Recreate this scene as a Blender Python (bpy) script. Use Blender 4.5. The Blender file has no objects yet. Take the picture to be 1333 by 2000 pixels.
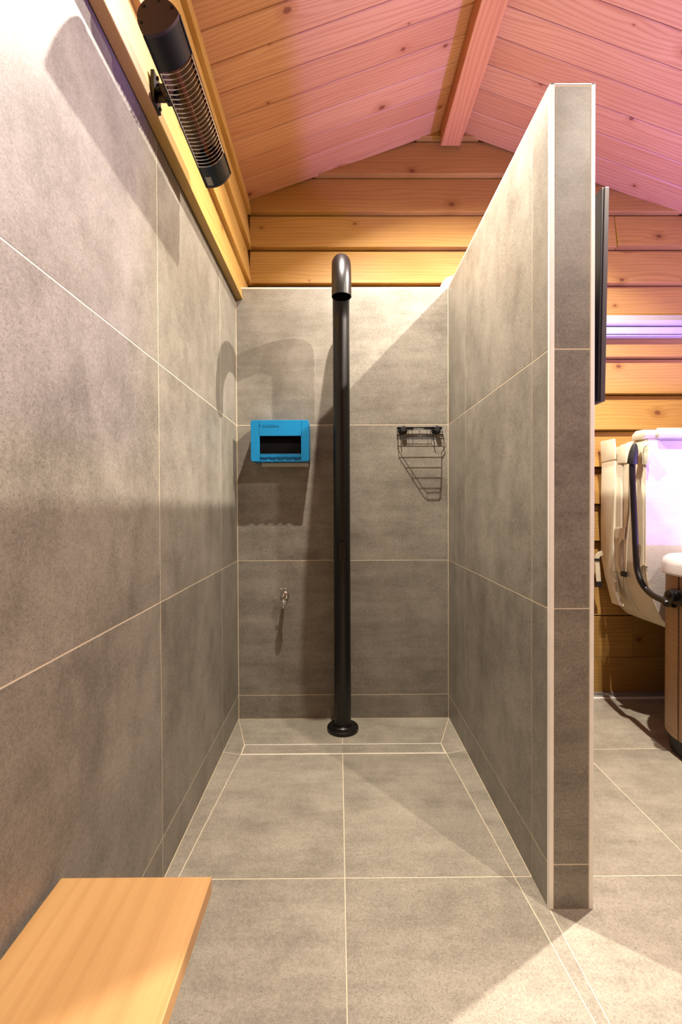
import bpy, bmesh, math, random
from mathutils import Vector, Matrix
random.seed(7)
SC = bpy.context.scene
COL = SC.collection

# ---------------------------------------------------------------- camera, exposure
H = 0.9487
FPX = 886.4
cam_d = bpy.data.cameras.new('camera')
cam = bpy.data.objects.new('camera', cam_d)
COL.objects.link(cam)
cam_d.sensor_fit = 'VERTICAL'
cam_d.sensor_height = 36.0
cam_d.lens = FPX / 2000.0 * 36.0
cam_d.clip_start = 0.02
PITCH, ROLL, YAW = 0.0125, 0.0043, 0.0054
_f = Vector((math.sin(YAW) * math.cos(PITCH), math.cos(YAW) * math.cos(PITCH), -math.sin(PITCH)))
_r = Vector((math.cos(YAW), -math.sin(YAW), 0))
_u = _r.cross(_f)
_r2 = _r * math.cos(ROLL) - _u * math.sin(ROLL)
_u2 = _u * math.cos(ROLL) + _r * math.sin(ROLL)
_m = Matrix((_r2, _u2, -_f)).transposed().to_4x4()
_m.translation = Vector((0, 0, H))
cam.matrix_world = _m
SC.camera = cam

SC.view_settings.view_transform = 'Standard'
SC.view_settings.look = 'None'
SC.view_settings.gamma = 1.0
SC.view_settings.use_curve_mapping = False
SC.view_settings.exposure = -0.38
SC.cycles.use_denoising = True
SC.cycles.max_bounces = 10
SC.cycles.diffuse_bounces = 6
SC.cycles.glossy_bounces = 4
SC.cycles.sample_clamp_indirect = 6.0
SC.cycles.caustics_reflective = False
SC.cycles.caustics_refractive = False

world = bpy.data.worlds.new('world')
SC.world = world
world.use_nodes = True
world.node_tree.nodes['Background'].inputs[0].default_value = (0, 0, 0, 1)

WARM = (1.0, 0.89, 0.76)
PURPLE = (0.34, 0.20, 1.0)
SPOT_W = 62.0        # each recessed ceiling lamp
TUB_W = 150.0         # coloured light in the tub
# recessed lamps just above the frame: glare of the first two and shadows of all three show in the photograph
LAMPS = [(0.07, 1.365), (1.13, 1.365), (1.13, 0.24)]
LAMP_GAIN = [1.0, 1.2, 0.55]
LAMP_NAME = ['shower_lamp_offscreen', 'tub_side_lamp_offscreen', 'tub_near_end_lamp_offscreen']

# ---------------------------------------------------------------- dimensions
XL, XR = -0.451, 0.490          # tile faces of the shower walls
XE = 0.594                      # far side of the partition
YB = 2.020                      # tiled back wall
YG = 2.220                      # plank gable wall
YJ1 = 1.749; T = 0.602; YJ0 = YJ1 - T
HS = 0.1064                     # skirting tile row
YP = 1.051                      # partition end
HT = 1.9176                     # top of tiled walls
XBRD = -0.42                    # face of boards on left wall
XRW, YF = 3.05, -1.5            # right wall, front wall
RX = 0.548                      # ridge
def zl(x): return 2.770 + 0.3555 * (x - 0.497)
def zr(x): return 2.760 - 0.3625 * (x - 0.617)

# ---------------------------------------------------------------- node helpers
def srgb(r, g, b):
    f = lambda c: (c / 255 / 12.92) if c / 255 <= 0.04045 else ((c / 255 + 0.055) / 1.055) ** 2.4
    return (f(r), f(g), f(b), 1)

class NT:
    def __init__(s, name):
        s.m = bpy.data.materials.new(name); s.m.use_nodes = True
        s.t = s.m.node_tree; s.b = s.t.nodes['Principled BSDF']
    def n(s, typ, **kw):
        nd = s.t.nodes.new(typ)
        for k, v in kw.items(): setattr(nd, k, v)
        return nd
    def set(s, sock, v):
        if isinstance(v, bpy.types.NodeSocket): s.t.links.new(v, sock)
        elif v is not None: sock.default_value = v
    def math(s, op, a, b=None, c=None, clamp=False):
        nd = s.n('ShaderNodeMath', operation=op); nd.use_clamp = clamp
        s.set(nd.inputs[0], a)
        if b is not None: s.set(nd.inputs[1], b)
        if c is not None: s.set(nd.inputs[2], c)
        return nd.outputs[0]
    def comb(s, x, y, z=0.0):
        nd = s.n('ShaderNodeCombineXYZ')
        for i, v in enumerate((x, y, z)): s.set(nd.inputs[i], v)
        return nd.outputs[0]
    def noise(s, vec, scale, detail=4, rough=0.55):
        nd = s.n('ShaderNodeTexNoise'); s.set(nd.inputs['Vector'], vec)
        nd.inputs['Scale'].default_value = scale; nd.inputs['Detail'].default_value = detail
        nd.inputs['Roughness'].default_value = rough
        return nd.outputs['Fac']
    def ramp(s, fac, lo, hi, a=0.0, b=1.0):
        nd = s.n('ShaderNodeMapRange'); nd.interpolation_type = 'SMOOTHSTEP'
        s.set(nd.inputs[0], fac); s.set(nd.inputs[1], lo); s.set(nd.inputs[2], hi)
        nd.inputs[3].default_value = a; nd.inputs[4].default_value = b
        return nd.outputs[0]
    def mix(s, fac, a, b, blend='MIX'):
        nd = s.n('ShaderNodeMix', data_type='RGBA', blend_type=blend)
        s.set(nd.inputs[0], fac); s.set(nd.inputs[6], a); s.set(nd.inputs[7], b)
        return nd.outputs[2]
    def bump(s, h, strength=0.2, dist=0.002):
        nd = s.n('ShaderNodeBump'); nd.inputs['Strength'].default_value = strength
        nd.inputs['Distance'].default_value = dist; s.set(nd.inputs['Height'], h)
        s.t.links.new(nd.outputs[0], s.b.inputs['Normal'])
    def obj(s):
        tc = s.n('ShaderNodeTexCoord'); oi = s.n('ShaderNodeObjectInfo')
        sp = s.n('ShaderNodeSeparateXYZ'); s.t.links.new(tc.outputs['Object'], sp.inputs[0])
        return tc.outputs['Object'], sp.outputs, oi.outputs['Random']

def plain(name, col, rough=0.5, metal=0.0, spec=0.5, bump=None, coat=0.0):
    k = NT(name)
    co, sp, rnd = k.obj()
    v = k.noise(co, 14, 3)
    k.set(k.b.inputs['Base Color'], k.mix(k.ramp(v, 0.3, 0.7, 0.0, 1.0), tuple(c * 0.93 for c in col[:3]) + (1,), col))
    k.b.inputs['Roughness'].default_value = rough
    k.b.inputs['Metallic'].default_value = metal
    k.b.inputs['Specular IOR Level'].default_value = spec
    k.b.inputs['Coat Weight'].default_value = coat
    if bump: k.bump(k.noise(co, bump[0], 3), bump[1], bump[2])
    return k.m

def tile_mat(name, lo, hi, rough=0.5, streak=(1, 1, 1)):
    k = NT(name)
    co, sp, rnd = k.obj()
    off = k.math('MULTIPLY', rnd, 41.0)
    vec = k.n('ShaderNodeVectorMath', operation='ADD')
    k.set(vec.inputs[0], co); k.set(vec.inputs[1], k.comb(off, k.math('MULTIPLY', rnd, 17.0), off))
    v = vec.outputs[0]
    sm = k.n('ShaderNodeVectorMath', operation='MULTIPLY')
    k.set(sm.inputs[0], v); sm.inputs[1].default_value = streak
    big = k.noise(v, 3.2, 5, 0.6)
    st = k.noise(sm.outputs[0], 9.0, 6, 0.65)
    fine = k.noise(v, 150, 3, 0.8)
    pit = k.noise(v, 420, 2, 0.6)
    mid = k.noise(v, 14, 5, 0.65)
    a = k.math('ADD', k.math('MULTIPLY', big, 0.30), k.math('MULTIPLY', st, 0.30))
    a = k.math('ADD', a, k.math('ADD', k.math('MULTIPLY', fine, 0.34), k.math('MULTIPLY', mid, 0.22)))
    f = k.ramp(a, 0.36, 0.78)
    c = k.mix(f, lo, hi)
    c = k.mix(k.ramp(pit, 0.54, 0.68, 0.0, 0.60), c, tuple(x * 0.45 for x in lo[:3]) + (1,))
    c = k.mix(k.math('MULTIPLY', rnd, 0.10), c, lo)
    k.set(k.b.inputs['Base Color'], c)
    k.set(k.b.inputs['Roughness'], k.ramp(big, 0.3, 0.7, rough - 0.06, rough + 0.08))
    k.bump(k.math('ADD', fine, k.math('MULTIPLY', pit, 0.6)), 0.12, 0.0015)
    return k.m

def wood_mat(name, light, dark, knot, la, ca, ring=0.016, rough=0.5, knots=0.013, contrast=0.46, vary=0.25, bumpk=0.12):
    k = NT(name)
    co, sp, rnd = k.obj()
    off = k.math('MULTIPLY', rnd, 53.0)
    L = k.math('ADD', sp['XYZ'.index(la)], off)
    C = k.math('ADD', sp['XYZ'.index(ca)], k.math('MULTIPLY', rnd, 9.7))
    # knots
    vl, vc = 2.2, 8.0
    vo = k.n('ShaderNodeTexVoronoi', voronoi_dimensions='2D'); vo.inputs['Scale'].default_value = 1.0
    kv = k.comb(k.math('MULTIPLY', L, vl), k.math('MULTIPLY', C, vc))
    k.set(vo.inputs['Vector'], kv)
    ps = k.n('ShaderNodeSeparateXYZ'); k.t.links.new(vo.outputs['Position'], ps.inputs[0])
    cs = k.n('ShaderNodeSeparateColor'); k.t.links.new(vo.outputs['Color'], cs.inputs[0])
    dl = k.math('DIVIDE', k.math('SUBTRACT', k.math('MULTIPLY', L, vl), ps.outputs[0]), vl)
    dc = k.math('DIVIDE', k.math('SUBTRACT', k.math('MULTIPLY', C, vc), ps.outputs[1]), vc)
    d2 = k.math('ADD', k.math('MULTIPLY', k.math('MULTIPLY', dl, dl), 0.55), k.math('MULTIPLY', dc, dc))
    d = k.math('SQRT', d2)
    d = k.math('ADD', d, k.math('MULTIPLY', k.math('SUBTRACT', k.noise(k.comb(L, C), 90, 2), 0.5), 0.006))
    kr = k.math('MULTIPLY', k.math('POWER', cs.outputs[0], 2.0), knots)
    warp = k.math('DIVIDE', k.math('MULTIPLY', kr, 1.5), k.math('ADD', 1.0, k.math('MULTIPLY', d2, 1500.0)))
    lown = k.noise(k.comb(k.math('MULTIPLY', L, 0.9), k.math('MULTIPLY', C, 7.0), off), 1.0, 2)
    irr = k.noise(k.comb(k.math('MULTIPLY', L, 0.5), k.math('MULTIPLY', C, 34.0), off), 1.0, 3)
    u = k.math('ADD', C, k.math('ADD', k.math('ADD', k.math('MULTIPLY', lown, 0.10), k.math('MULTIPLY', irr, 0.035)), warp))
    s1 = k.math('SINE', k.math('MULTIPLY', u, 2 * math.pi / ring))
    s1 = k.math('ADD', k.math('MULTIPLY', s1, 0.5), 0.5)
    s1 = k.math('POWER', s1, 2.2)
    fib = k.noise(k.comb(k.math('MULTIPLY', L, 5.0), k.math('MULTIPLY', C, 260.0), off), 1.0, 4, 0.6)
    fac = k.math('ADD', k.math('MULTIPLY', s1, contrast), k.math('MULTIPLY', k.math('SUBTRACT', fib, 0.35), 0.55), clamp=True)
    c = k.mix(fac, light, dark)
    blot = k.noise(k.comb(k.math('MULTIPLY', L, 1.3), k.math('MULTIPLY', C, 5.0), off), 1.0, 3)
    c = k.mix(k.math('MULTIPLY', k.ramp(blot, 0.35, 0.75), 0.35), c, dark)
    c = k.mix(k.math('MULTIPLY', rnd, vary), c, dark)
    halo = k.ramp(d, k.math('MULTIPLY', kr, 0.8), k.math('ADD', k.math('MULTIPLY', kr, 3.0), 0.001), 0.55, 0.0)
    core = k.ramp(d, k.math('MULTIPLY', kr, 0.45), k.math('ADD', k.math('MULTIPLY', kr, 1.0), 0.0005), 1.0, 0.0)
    big = k.ramp(kr, 0.001, 0.003)
    c = k.mix(k.math('MULTIPLY', halo, big), c, dark)
    c = k.mix(k.math('MULTIPLY', core, k.math('MULTIPLY', big, 0.85)), c, knot)
    k.set(k.b.inputs['Base Color'], c)
    k.b.inputs['Roughness'].default_value = rough
    k.bump(fib, bumpk, 0.001)
    return k.m

def fabric_mat(name, col, scale=(500, 500, 500), crease=0.25, rough=0.6):
    k = NT(name)
    co, sp, rnd = k.obj()
    v = k.noise(co, 6, 4)
    k.set(k.b.inputs['Base Color'], k.mix(k.ramp(v, 0.3, 0.7), tuple(c * 0.88 for c in col[:3]) + (1,), col))
    k.b.inputs['Roughness'].default_value = rough
    m = k.n('ShaderNodeVectorMath', operation='MULTIPLY'); k.set(m.inputs[0], co); m.inputs[1].default_value = scale
    k.bump(k.math('ADD', k.noise(m.outputs[0], 1.0, 2), k.math('MULTIPLY', k.noise(co, 9, 3), 6.0)), crease, 0.003)
    return k.m

TLO, THI = srgb(97, 92, 82), srgb(158, 152, 140)
M = dict(
    tile_x=tile_mat('wall_tile_side', TLO, THI, 0.48, (3.0, 1.0, 0.5)),
    tile_y=tile_mat('wall_tile_back', TLO, THI, 0.48, (0.35, 1.0, 2.2)),
    tile_f=tile_mat('floor_tile', srgb(118, 112, 99), srgb(180, 172, 155), 0.50, (0.5, 2.2, 1.0)),
    grout=plain('cream_grout', srgb(222, 208, 180), 0.8),
    profile=plain('cream_profile', srgb(250, 247, 238), 0.4),
    ceil=wood_mat('ceiling_fir', srgb(202, 156, 116), srgb(164, 106, 70), srgb(108, 50, 26), 'X', 'Y', 0.016, knots=0.018, vary=0.38),
    beam=wood_mat('beam_fir', srgb(200, 146, 102), srgb(158, 96, 60), srgb(100, 46, 24), 'Y', 'X', 0.020),
    wall_l=wood_mat('left_boards', srgb(198, 162, 92), srgb(160, 120, 58), srgb(110, 60, 26), 'Y', 'Z', 0.022, vary=0.12),
    wall_g=wood_mat('gable_boards', srgb(182, 144, 78), srgb(134, 94, 42), srgb(100, 54, 24), 'X', 'Z', 0.017, vary=0.30, contrast=0.34, knots=0.017),
    bench=wood_mat('bench_wood', srgb(200, 158, 102), srgb(168, 120, 68), srgb(160, 110, 60), 'Y', 'X', 0.030, 0.42, knots=0.0, contrast=0.22, vary=0.0),
    tubwood=wood_mat('tub_panel_wood', srgb(168, 136, 102), srgb(128, 96, 68), srgb(90, 56, 34), 'Y', 'Z', 0.012, 0.45, knots=0.004, contrast=0.5),
    black=plain('black_powder_coat', srgb(9, 7, 8), 0.36, 0.0, 0.5),
    steel_dark=plain('black_brushed_metal', srgb(48, 44, 44), 0.28, 0.85),
    hole=plain('black_window_fill', srgb(6, 5, 5), 0.9, 0.0, 0.08),  # plain black for the block behind the blue box's window
    tv=plain('black_plastic', srgb(20, 19, 21), 0.4),
    tv_edge=plain('graphite_metal', srgb(88, 84, 82), 0.4, 0.3),
    blue=plain('blue_plastic', srgb(0, 118, 170), 0.38),
    clear=plain('milky_plastic', srgb(196, 190, 176), 0.35),
    chrome=plain('chrome', srgb(225, 222, 215), 0.14, 1.0),
    alu=plain('brushed_aluminium', srgb(190, 188, 186), 0.35, 0.8),
    white=plain('white_plastic', srgb(240, 236, 228), 0.35),
    rail=plain('white_metal_rail', srgb(176, 174, 180), 0.35),
    rubber=plain('black_rubber', srgb(26, 24, 25), 0.6),
    sticker=plain('grey_sticker', srgb(150, 148, 142), 0.5),
    reflector=plain('bronze_reflector', srgb(176, 146, 104), 0.3, 0.35),
    glass_tube=plain('ruby_tube', srgb(120, 62, 36), 0.15, 0.0, 0.8),
    cap=plain('reflection_tinted_cap', srgb(46, 32, 32), 0.42),  # brown tint is a reflection put into the base colour
    beige=fabric_mat('beige_vinyl', srgb(220, 213, 188)),
    pale=fabric_mat('pale_vinyl', srgb(198, 192, 188), (60, 60, 420), 0.3),
    strap=fabric_mat('beige_webbing', srgb(214, 204, 178), (900, 900, 900), 0.3),
    seam=plain('seam_thread', srgb(104, 92, 72), 0.8),
    shell=plain('white_acrylic', srgb(238, 236, 234), 0.2),
    water=plain('tub_water', srgb(150, 160, 190), 0.05),
    dark_wall=wood_mat('plain_boards', srgb(214, 168, 104), srgb(176, 122, 66), srgb(100, 54, 24), 'Y', 'Z', 0.02),
)

# ---------------------------------------------------------------- mesh helpers (world coordinates)
WLOC = {}
def link(name, bm, mat, parent=None, smooth=False, kind=None, keep=None):
    """bm in world coordinates -> one mesh object whose origin is its own centre."""
    bmesh.ops.recalc_face_normals(bm, faces=bm.faces[:])
    lo = Vector((1e9,) * 3); hi = Vector((-1e9,) * 3)
    for v in bm.verts:
        for i in range(3):
            lo[i] = min(lo[i], v.co[i]); hi[i] = max(hi[i], v.co[i])
    c = keep if keep is not None else (lo + hi) / 2
    bmesh.ops.translate(bm, verts=bm.verts[:], vec=-c)
    me = bpy.data.meshes.new(name); bm.to_mesh(me); bm.free()
    for m in (mat if isinstance(mat, (list, tuple)) else [mat]): me.materials.append(m)
    if smooth:
        for p in me.polygons: p.use_smooth = True
        if hasattr(me, 'set_sharp_from_angle'): me.set_sharp_from_angle(angle=math.radians(38))
    o = bpy.data.objects.new(name, me); COL.objects.link(o)
    if parent is not None:
        o.parent = parent; o.location = c - WLOC[parent.name]
    else: o.location = c
    WLOC[o.name] = Vector(c)
    if kind: o['kind'] = kind
    return o
def thing(name, label, cat, loc, group=None):
    e = bpy.data.objects.new(name, None); COL.objects.link(e); e.location = loc
    e.empty_display_size = 0.05
    WLOC[e.name] = Vector(loc); e['label'] = label; e['category'] = cat
    if group: e['group'] = group
    return e
def tag(o, label, cat, group=None):
    o['label'] = label; o['category'] = cat
    if group: o['group'] = group
    return o

def box(x0, x1, y0, y1, z0, z1, bev=0.0, seg=1, bm=None):
    b = bmesh.new()
    vs = [b.verts.new((x, y, z)) for x in (x0, x1) for y in (y0, y1) for z in (z0, z1)]
    for f in ((0, 1, 3, 2), (4, 6, 7, 5), (0, 4, 5, 1), (2, 3, 7, 6), (0, 2, 6, 4), (1, 5, 7, 3)):
        b.faces.new([vs[i] for i in f])
    bmesh.ops.recalc_face_normals(b, faces=b.faces[:])
    if bev: bmesh.ops.bevel(b, geom=b.edges[:], offset=bev, segments=seg, affect='EDGES', profile=0.5)
    return join(bm, b) if bm is not None else b
def join(bm, b):
    tmp = bpy.data.meshes.new('tmp'); b.to_mesh(tmp); b.free(); bm.from_mesh(tmp); bpy.data.meshes.remove(tmp)
    return bm
def prism(poly, axis, a, c, bev=0.0, seg=1, bm=None):
    """extrude a 2-D polygon along axis from a to c; poly in the two other axes (xyz order)."""
    b = bmesh.new()
    def P(p, t):
        q = list(p); q.insert('xyz'.index(axis), t); return b.verts.new(q)
    lo = [P(p, a) for p in poly]; hi = [P(p, c) for p in poly]; n = len(poly)
    b.faces.new(lo); b.faces.new(hi[::-1])
    for i in range(n): b.faces.new((lo[i], hi[i], hi[(i + 1) % n], lo[(i + 1) % n]))
    bmesh.ops.recalc_face_normals(b, faces=b.faces[:])
    if bev: bmesh.ops.bevel(b, geom=b.edges[:], offset=bev, segments=seg, affect='EDGES', profile=0.5)
    return join(bm, b) if bm is not None else b
def tube(path, r, n=16, bm=None, caps=True, rs=None, closed=False):
    b = bmesh.new(); path = [Vector(p) for p in path]; rings = []; m = len(path)
    prev = None
    for i, p in enumerate(path):
        if closed: t = path[(i + 1) % m] - path[i - 1]
        else: t = path[min(i + 1, m - 1)] - path[max(i - 1, 0)]
        t.normalize()
        if prev is None:
            a = Vector((0, 0, 1)) if abs(t.z) < 0.9 else Vector((1, 0, 0))
            u = t.cross(a).normalized()
        else:
            u = (prev - t * prev.dot(t)).normalized()
        prev = u; w = t.cross(u); rr = rs[i] if rs else r
        rings.append([b.verts.new(p + (u * math.cos(2 * math.pi * k / n) + w * math.sin(2 * math.pi * k / n)) * rr) for k in range(n)])
    for i in range(m if closed else m - 1):
        A, B = rings[i], rings[(i + 1) % m]
        for k in range(n): b.faces.new((A[k], A[(k + 1) % n], B[(k + 1) % n], B[k]))
    if caps and not closed: b.faces.new(rings[0][::-1]); b.faces.new(rings[-1])
    return join(bm, b) if bm is not None else b
def lathe(prof, origin, axis=(0, 0, 1), n=32, bm=None):
    """prof: list of (radius, height) revolved round axis through origin."""
    b = bmesh.new(); ax = Vector(axis).normalized(); o = Vector(origin)
    a = Vector((1, 0, 0)) if abs(ax.x) < 0.9 else Vector((0, 1, 0))
    u = ax.cross(a).normalized(); w = ax.cross(u); rings = []
    for r, h in prof:
        if r < 1e-6: rings.append([b.verts.new(o + ax * h)])
        else: rings.append([b.verts.new(o + ax * h + (u * math.cos(2 * math.pi * k / n) + w * math.sin(2 * math.pi * k / n)) * r) for k in range(n)])
    for A, B in zip(rings, rings[1:]):
        for k in range(n):
            q = [A[k % len(A)], A[(k + 1) % len(A)], B[(k + 1) % len(B)], B[k % len(B)]]
            q = list(dict.fromkeys(q))
            if len(q) > 2: b.faces.new(q)
    return join(bm, b) if bm is not None else b
def arc(c, r, a0, a1, n, f):
    return [f(c[0] + r * math.cos(a0 + (a1 - a0) * i / n), c[1] + r * math.sin(a0 + (a1 - a0) * i / n)) for i in range(n + 1)]
def px(x, y, axis, val):
    """the point of the plane axis=val seen at pixel (x, y) of the 1333x2000 photograph"""
    d = _f + _r2 * ((x - 666.5) / FPX) + _u2 * ((1000 - y) / FPX)
    i = 'xyz'.index(axis); c = Vector((0, 0, H))
    return c + d * ((val - c[i]) / d[i])

# ---------------------------------------------------------------- the setting: floor
G = 0.00125          # half a joint
floor = link('floor', box(XL - 0.1, XRW + 0.1, YF - 0.1, YG + 0.05, -0.12, -0.0006), M['grout'], kind='structure')
def floor_tile(poly):
    n = len(poly); P = [Vector(p) for p in poly]
    area = sum(P[i].x * P[(i + 1) % n].y - P[(i + 1) % n].x * P[i].y for i in range(n))
    if area < 0: P = P[::-1]
    out = []
    for i in range(n):                                   # inset every edge by half a joint
        a, b, c = P[i - 1], P[i], P[(i + 1) % n]
        e1 = (b - a).normalized(); e2 = (c - b).normalized()
        n1 = Vector((-e1.y, e1.x)); n2 = Vector((-e2.y, e2.x))
        k = (n1 + n2); k = k / max(k.dot(n1), 0.2)
        out.append(b + k * G)
    link('tile', prism([(p.x, p.y) for p in out], 'z', -0.009, 0.0, 0.0006), M['tile_f'], floor)
CX = 0.012; DY0, DY1 = 1.727, 1.801
dl0, dl1, dr0, dr1 = (-0.379, DY0), (-0.380, DY1), (0.410, DY0), (0.406, DY1)
fl, fr = (-0.415, YJ0), (0.446, YJ0)
floor_tile([fl, (CX, YJ0), (CX, DY0), dl0])
floor_tile([(CX, YJ0), fr, dr0, (CX, DY0)])
floor_tile([(XL, YJ0), fl, dl0, (XL, YJ1)])
floor_tile([(XL, YJ1), dl0, dl1, (XL, YB)])
floor_tile([fr, (XR, YJ0), (XR, YJ1), dr0])
floor_tile([dr0, (XR, YJ1), (XR, YB), dr1])
floor_tile([dl1, (CX, DY1), (CX, YB), (XL, YB)])
floor_tile([(CX, DY1), dr1, (XR, YB), (CX, YB)])
rows = [YJ0 - T * k for k in range(0, 5)]                # 1.147, 0.545, ...
xk = lambda y: 0.446 + (YJ0 - y) * 0.0645 if y > 0.5 else 0.484
for y1, y0 in zip(rows, rows[1:]):
    y0 = max(y0, YF)
    floor_tile([(XL, y0), (CX, y0), (CX, y1), (XL, y1)])
    floor_tile([(CX, y0), (xk(y0), y0), (xk(y1), y1), (CX, y1)])
    floor_tile([(xk(y0), y0), (0.493, y0), (0.493, y1), (xk(y1), y1)])
xr = [0.493, 0.937, 1.539, 2.141, 2.743, XRW]
for x0, x1 in zip(xr, xr[1:]):
    for y1, y0 in zip([YG + 0.01, YJ1] + rows, [YJ1] + rows):
        floor_tile([(max(x0, XE) if y0 >= YJ0 - 0.01 else x0, max(y0, YF)), (x1, max(y0, YF)), (x1, y1), (max(x0, XE) if y0 >= YJ0 - 0.01 else x0, y1)])

# shower drain: two tile inserts in a steel channel
d = thing('shower_drain', 'narrow tiled channel drain across the shower floor in front of the black column', 'drain', (CX, DY0, 0))
link('drain_channel', box(-0.375, 0.404, DY0 + 0.004, DY1 - 0.003, -0.0012, -0.0003), M['alu'], d)
for a, b in ((-0.3755, CX - 0.0002), (CX + 0.0002, 0.4035)):
    link('tile_insert', box(a, b, DY0 + 0.0065, DY1 - 0.0055, -0.0008, -0.0002), M['tile_f'], d)
for y in (DY0 + 0.0035, DY1 - 0.003):
    link('edge_strip', box(-0.378, 0.406, y - 0.0014, y + 0.0014, -0.0010, 0.0006), M['profile'], d)

# ---------------------------------------------------------------- tiled walls
ZR = [0.0, HS, HS + T, HS + 2 * T, HS + 3 * T]
def gx(a, b): return (a + G, b - G)
wl = link('wall_left', box(XL - 0.12, XL - 0.0005, YF, YG + 0.06, 0, 2.55), M['grout'], kind='structure')
cols = [YB, YJ1, YJ0, YJ0 - T, YJ0 - 2 * T, YJ0 - 3 * T, YF]
for y1, y0 in zip(cols, cols[1:]):
    for z0, z1 in zip(ZR, ZR[1:]):
        link('tile', box(XL - 0.008, XL, y0 + G, y1 - G, z0 + G, min(z1, 1.905) - G, 0.0006), M['tile_x'], wl)

ws = link('wall_shower', box(XL, XR + 0.0005, YB + 0.0005, YB + 0.055, 0, HT - 0.004), M['grout'], kind='structure')
for a, b in ((XL + 0.002, CX), (CX, XR - 0.001)):
    for z0, z1 in zip(ZR, ZR[1:]):
        link('tile', box(a + G * 0.6, b - G * 0.6, YB, YB + 0.008, z0 + G, z1 - G, 0.0006), M['tile_y'], ws)
link('edge_profile', box(XL, XR, YB - 0.0005, YB + 0.056, HT - 0.0045, HT, 0.0006), M['profile'], ws)

wp = link('wall_partition', box(XR + 0.0005, XE - 0.0005, YP + 0.0005, YB + 0.056, 0, HT - 0.004), M['grout'], kind='structure')
for z0, z1 in zip(ZR, ZR[1:]):
    for y1, y0 in zip([YB, YJ1, YJ0], [YJ1, YJ0, YP + 0.0006]):
        link('tile', box(XR, XR + 0.008, y0 + G, y1 - G * 0.4, z0 + G, z1 - G, 0.0006), M['tile_x'], wp)
    for y1, y0 in zip([YB + 0.055, YJ1, YJ0], [YJ1, YJ0, YP + 0.0006]):
        link('tile', box(XE - 0.008, XE, y0 + G, y1 - G, z0 + G, z1 - G, 0.0006), M['tile_x'], wp)
    link('tile', box(XR + 0.0115, XE - 0.0105, YP, YP + 0.008, z0 + G, z1 - G, 0.0006), M['tile_y'], wp)
for x0, x1 in ((XR - 0.0004, XR + 0.0105), (XE - 0.0098, XE + 0.0004)):
    link('edge_profile', box(x0, x1, YP - 0.0006, YP + 0.009, 0, HT, 0.0008), M['profile'], wp)
link('edge_profile', box(XR - 0.0004, XE + 0.0004, YP - 0.0006, YB + 0.056, HT - 0.0035, HT, 0.0006), M['profile'], wp)

# ---------------------------------------------------------------- boarded walls
JZ = [0.0, 0.200, 0.403, 0.587, 0.769, 0.951, 1.133, 1.315, 1.492, 1.670, 1.850, 2.030, 2.205, 2.375, 2.557, 2.735, 2.90]
LAP = 0.021
for z0, z1 in zip([1.865, 2.030, 2.205, 2.375], [2.030, 2.205, 2.375, 2.50]):
    top = XBRD - LAP * (z1 - z0) / 0.175
    link('board', prism([(XBRD, z0 + 0.0005), (top, z1 + 0.004), (XL - 0.02, z1 + 0.004), (XL - 0.02, z0 + 0.0005)] if z0 > 1.9 else
         [(XBRD, z0), (top, z1 + 0.004), (XL - 0.008 + 0.0095, z1 + 0.004), (XL + 0.0015, z0)], 'y', YF, YG + 0.02, 0.003, 2), M['wall_l'], wl)
wb = link('wall_back', box(XL - 0.1, XRW + 0.1, YG + 0.045, YG + 0.14, 0, 2.80), M['wall_g'], kind='structure')
def xspan(z):                       # the part of the gable under the roof at height z
    a = max(XBRD - 0.01, 0.497 + (z - 2.770) / 0.3555 - 0.01) if z > 2.4 else XBRD - 0.01
    b = min(XRW, 0.617 + (2.760 - z) / 0.3625 + 0.01)
    return a, b
for i, (z0, z1) in enumerate(zip(JZ, JZ[1:])):
    a, b = xspan(z0)
    if b - a < 0.1: continue
    parts = [(a, b, 0.0)]
    if abs(z0 - 0.200) < 1e-6: parts = [(a, 1.447, 0.0), (1.449, b, 0.0)]
    if abs(z0 - 2.205) < 1e-6: parts = [(a, 1.366, 0.0), (1.368, b, 0.009)]
    for x0, x1, proud in parts:
        f = YG - proud
        if z0 < 0.39:
            link('board', box(x0, x1, f, YG + 0.046, z0 + 0.001, z1 - 0.001, 0.001), M['wall_g'], wb)
        else:
            link('board', prism([(f, z0 + 0.004), (YG + 0.027, z1 - 0.001), (YG + 0.046, z1 - 0.001), (YG + 0.046, z0 + 0.004)], 'x', x0, x1, 0.003, 2), M['wall_g'], wb)
# plain boarded walls that close the room
wr = link('wall_right', box(XRW + 0.04, XRW + 0.14, YF - 0.1, YG + 0.1, 0, 2.0), M['dark_wall'], kind='structure')
wf = link('wall_front', box(XL - 0.1, XRW + 0.1, YF - 0.14, YF - 0.04, 0, 2.80), M['wall_g'], kind='structure')
z = 0.0
while z < 2.7:
    z1 = z + 0.18; a, b = xspan(z)
    if b - a > 0.1: link('board', box(a, b, YF - 0.041, YF, z + 0.002, z1 - 0.002, 0.003), M['wall_g'], wf)
    if z1 < 1.95: link('board', box(XRW, XRW + 0.041, YF, YG, z + 0.002, z1 - 0.002, 0.003), M['dark_wall'], wr)
    z = z1
link('trim_1', box(XE + 0.004, XRW, YG - 0.012, YG - 0.001, 0.0, 0.030, 0.001), M['alu'], kind='structure')
link('trim_2', box(XE + 0.004, XRW, YG - 0.024, YG - 0.013, 0.0, 0.009, 0.001), M['profile'], kind='structure')

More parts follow.
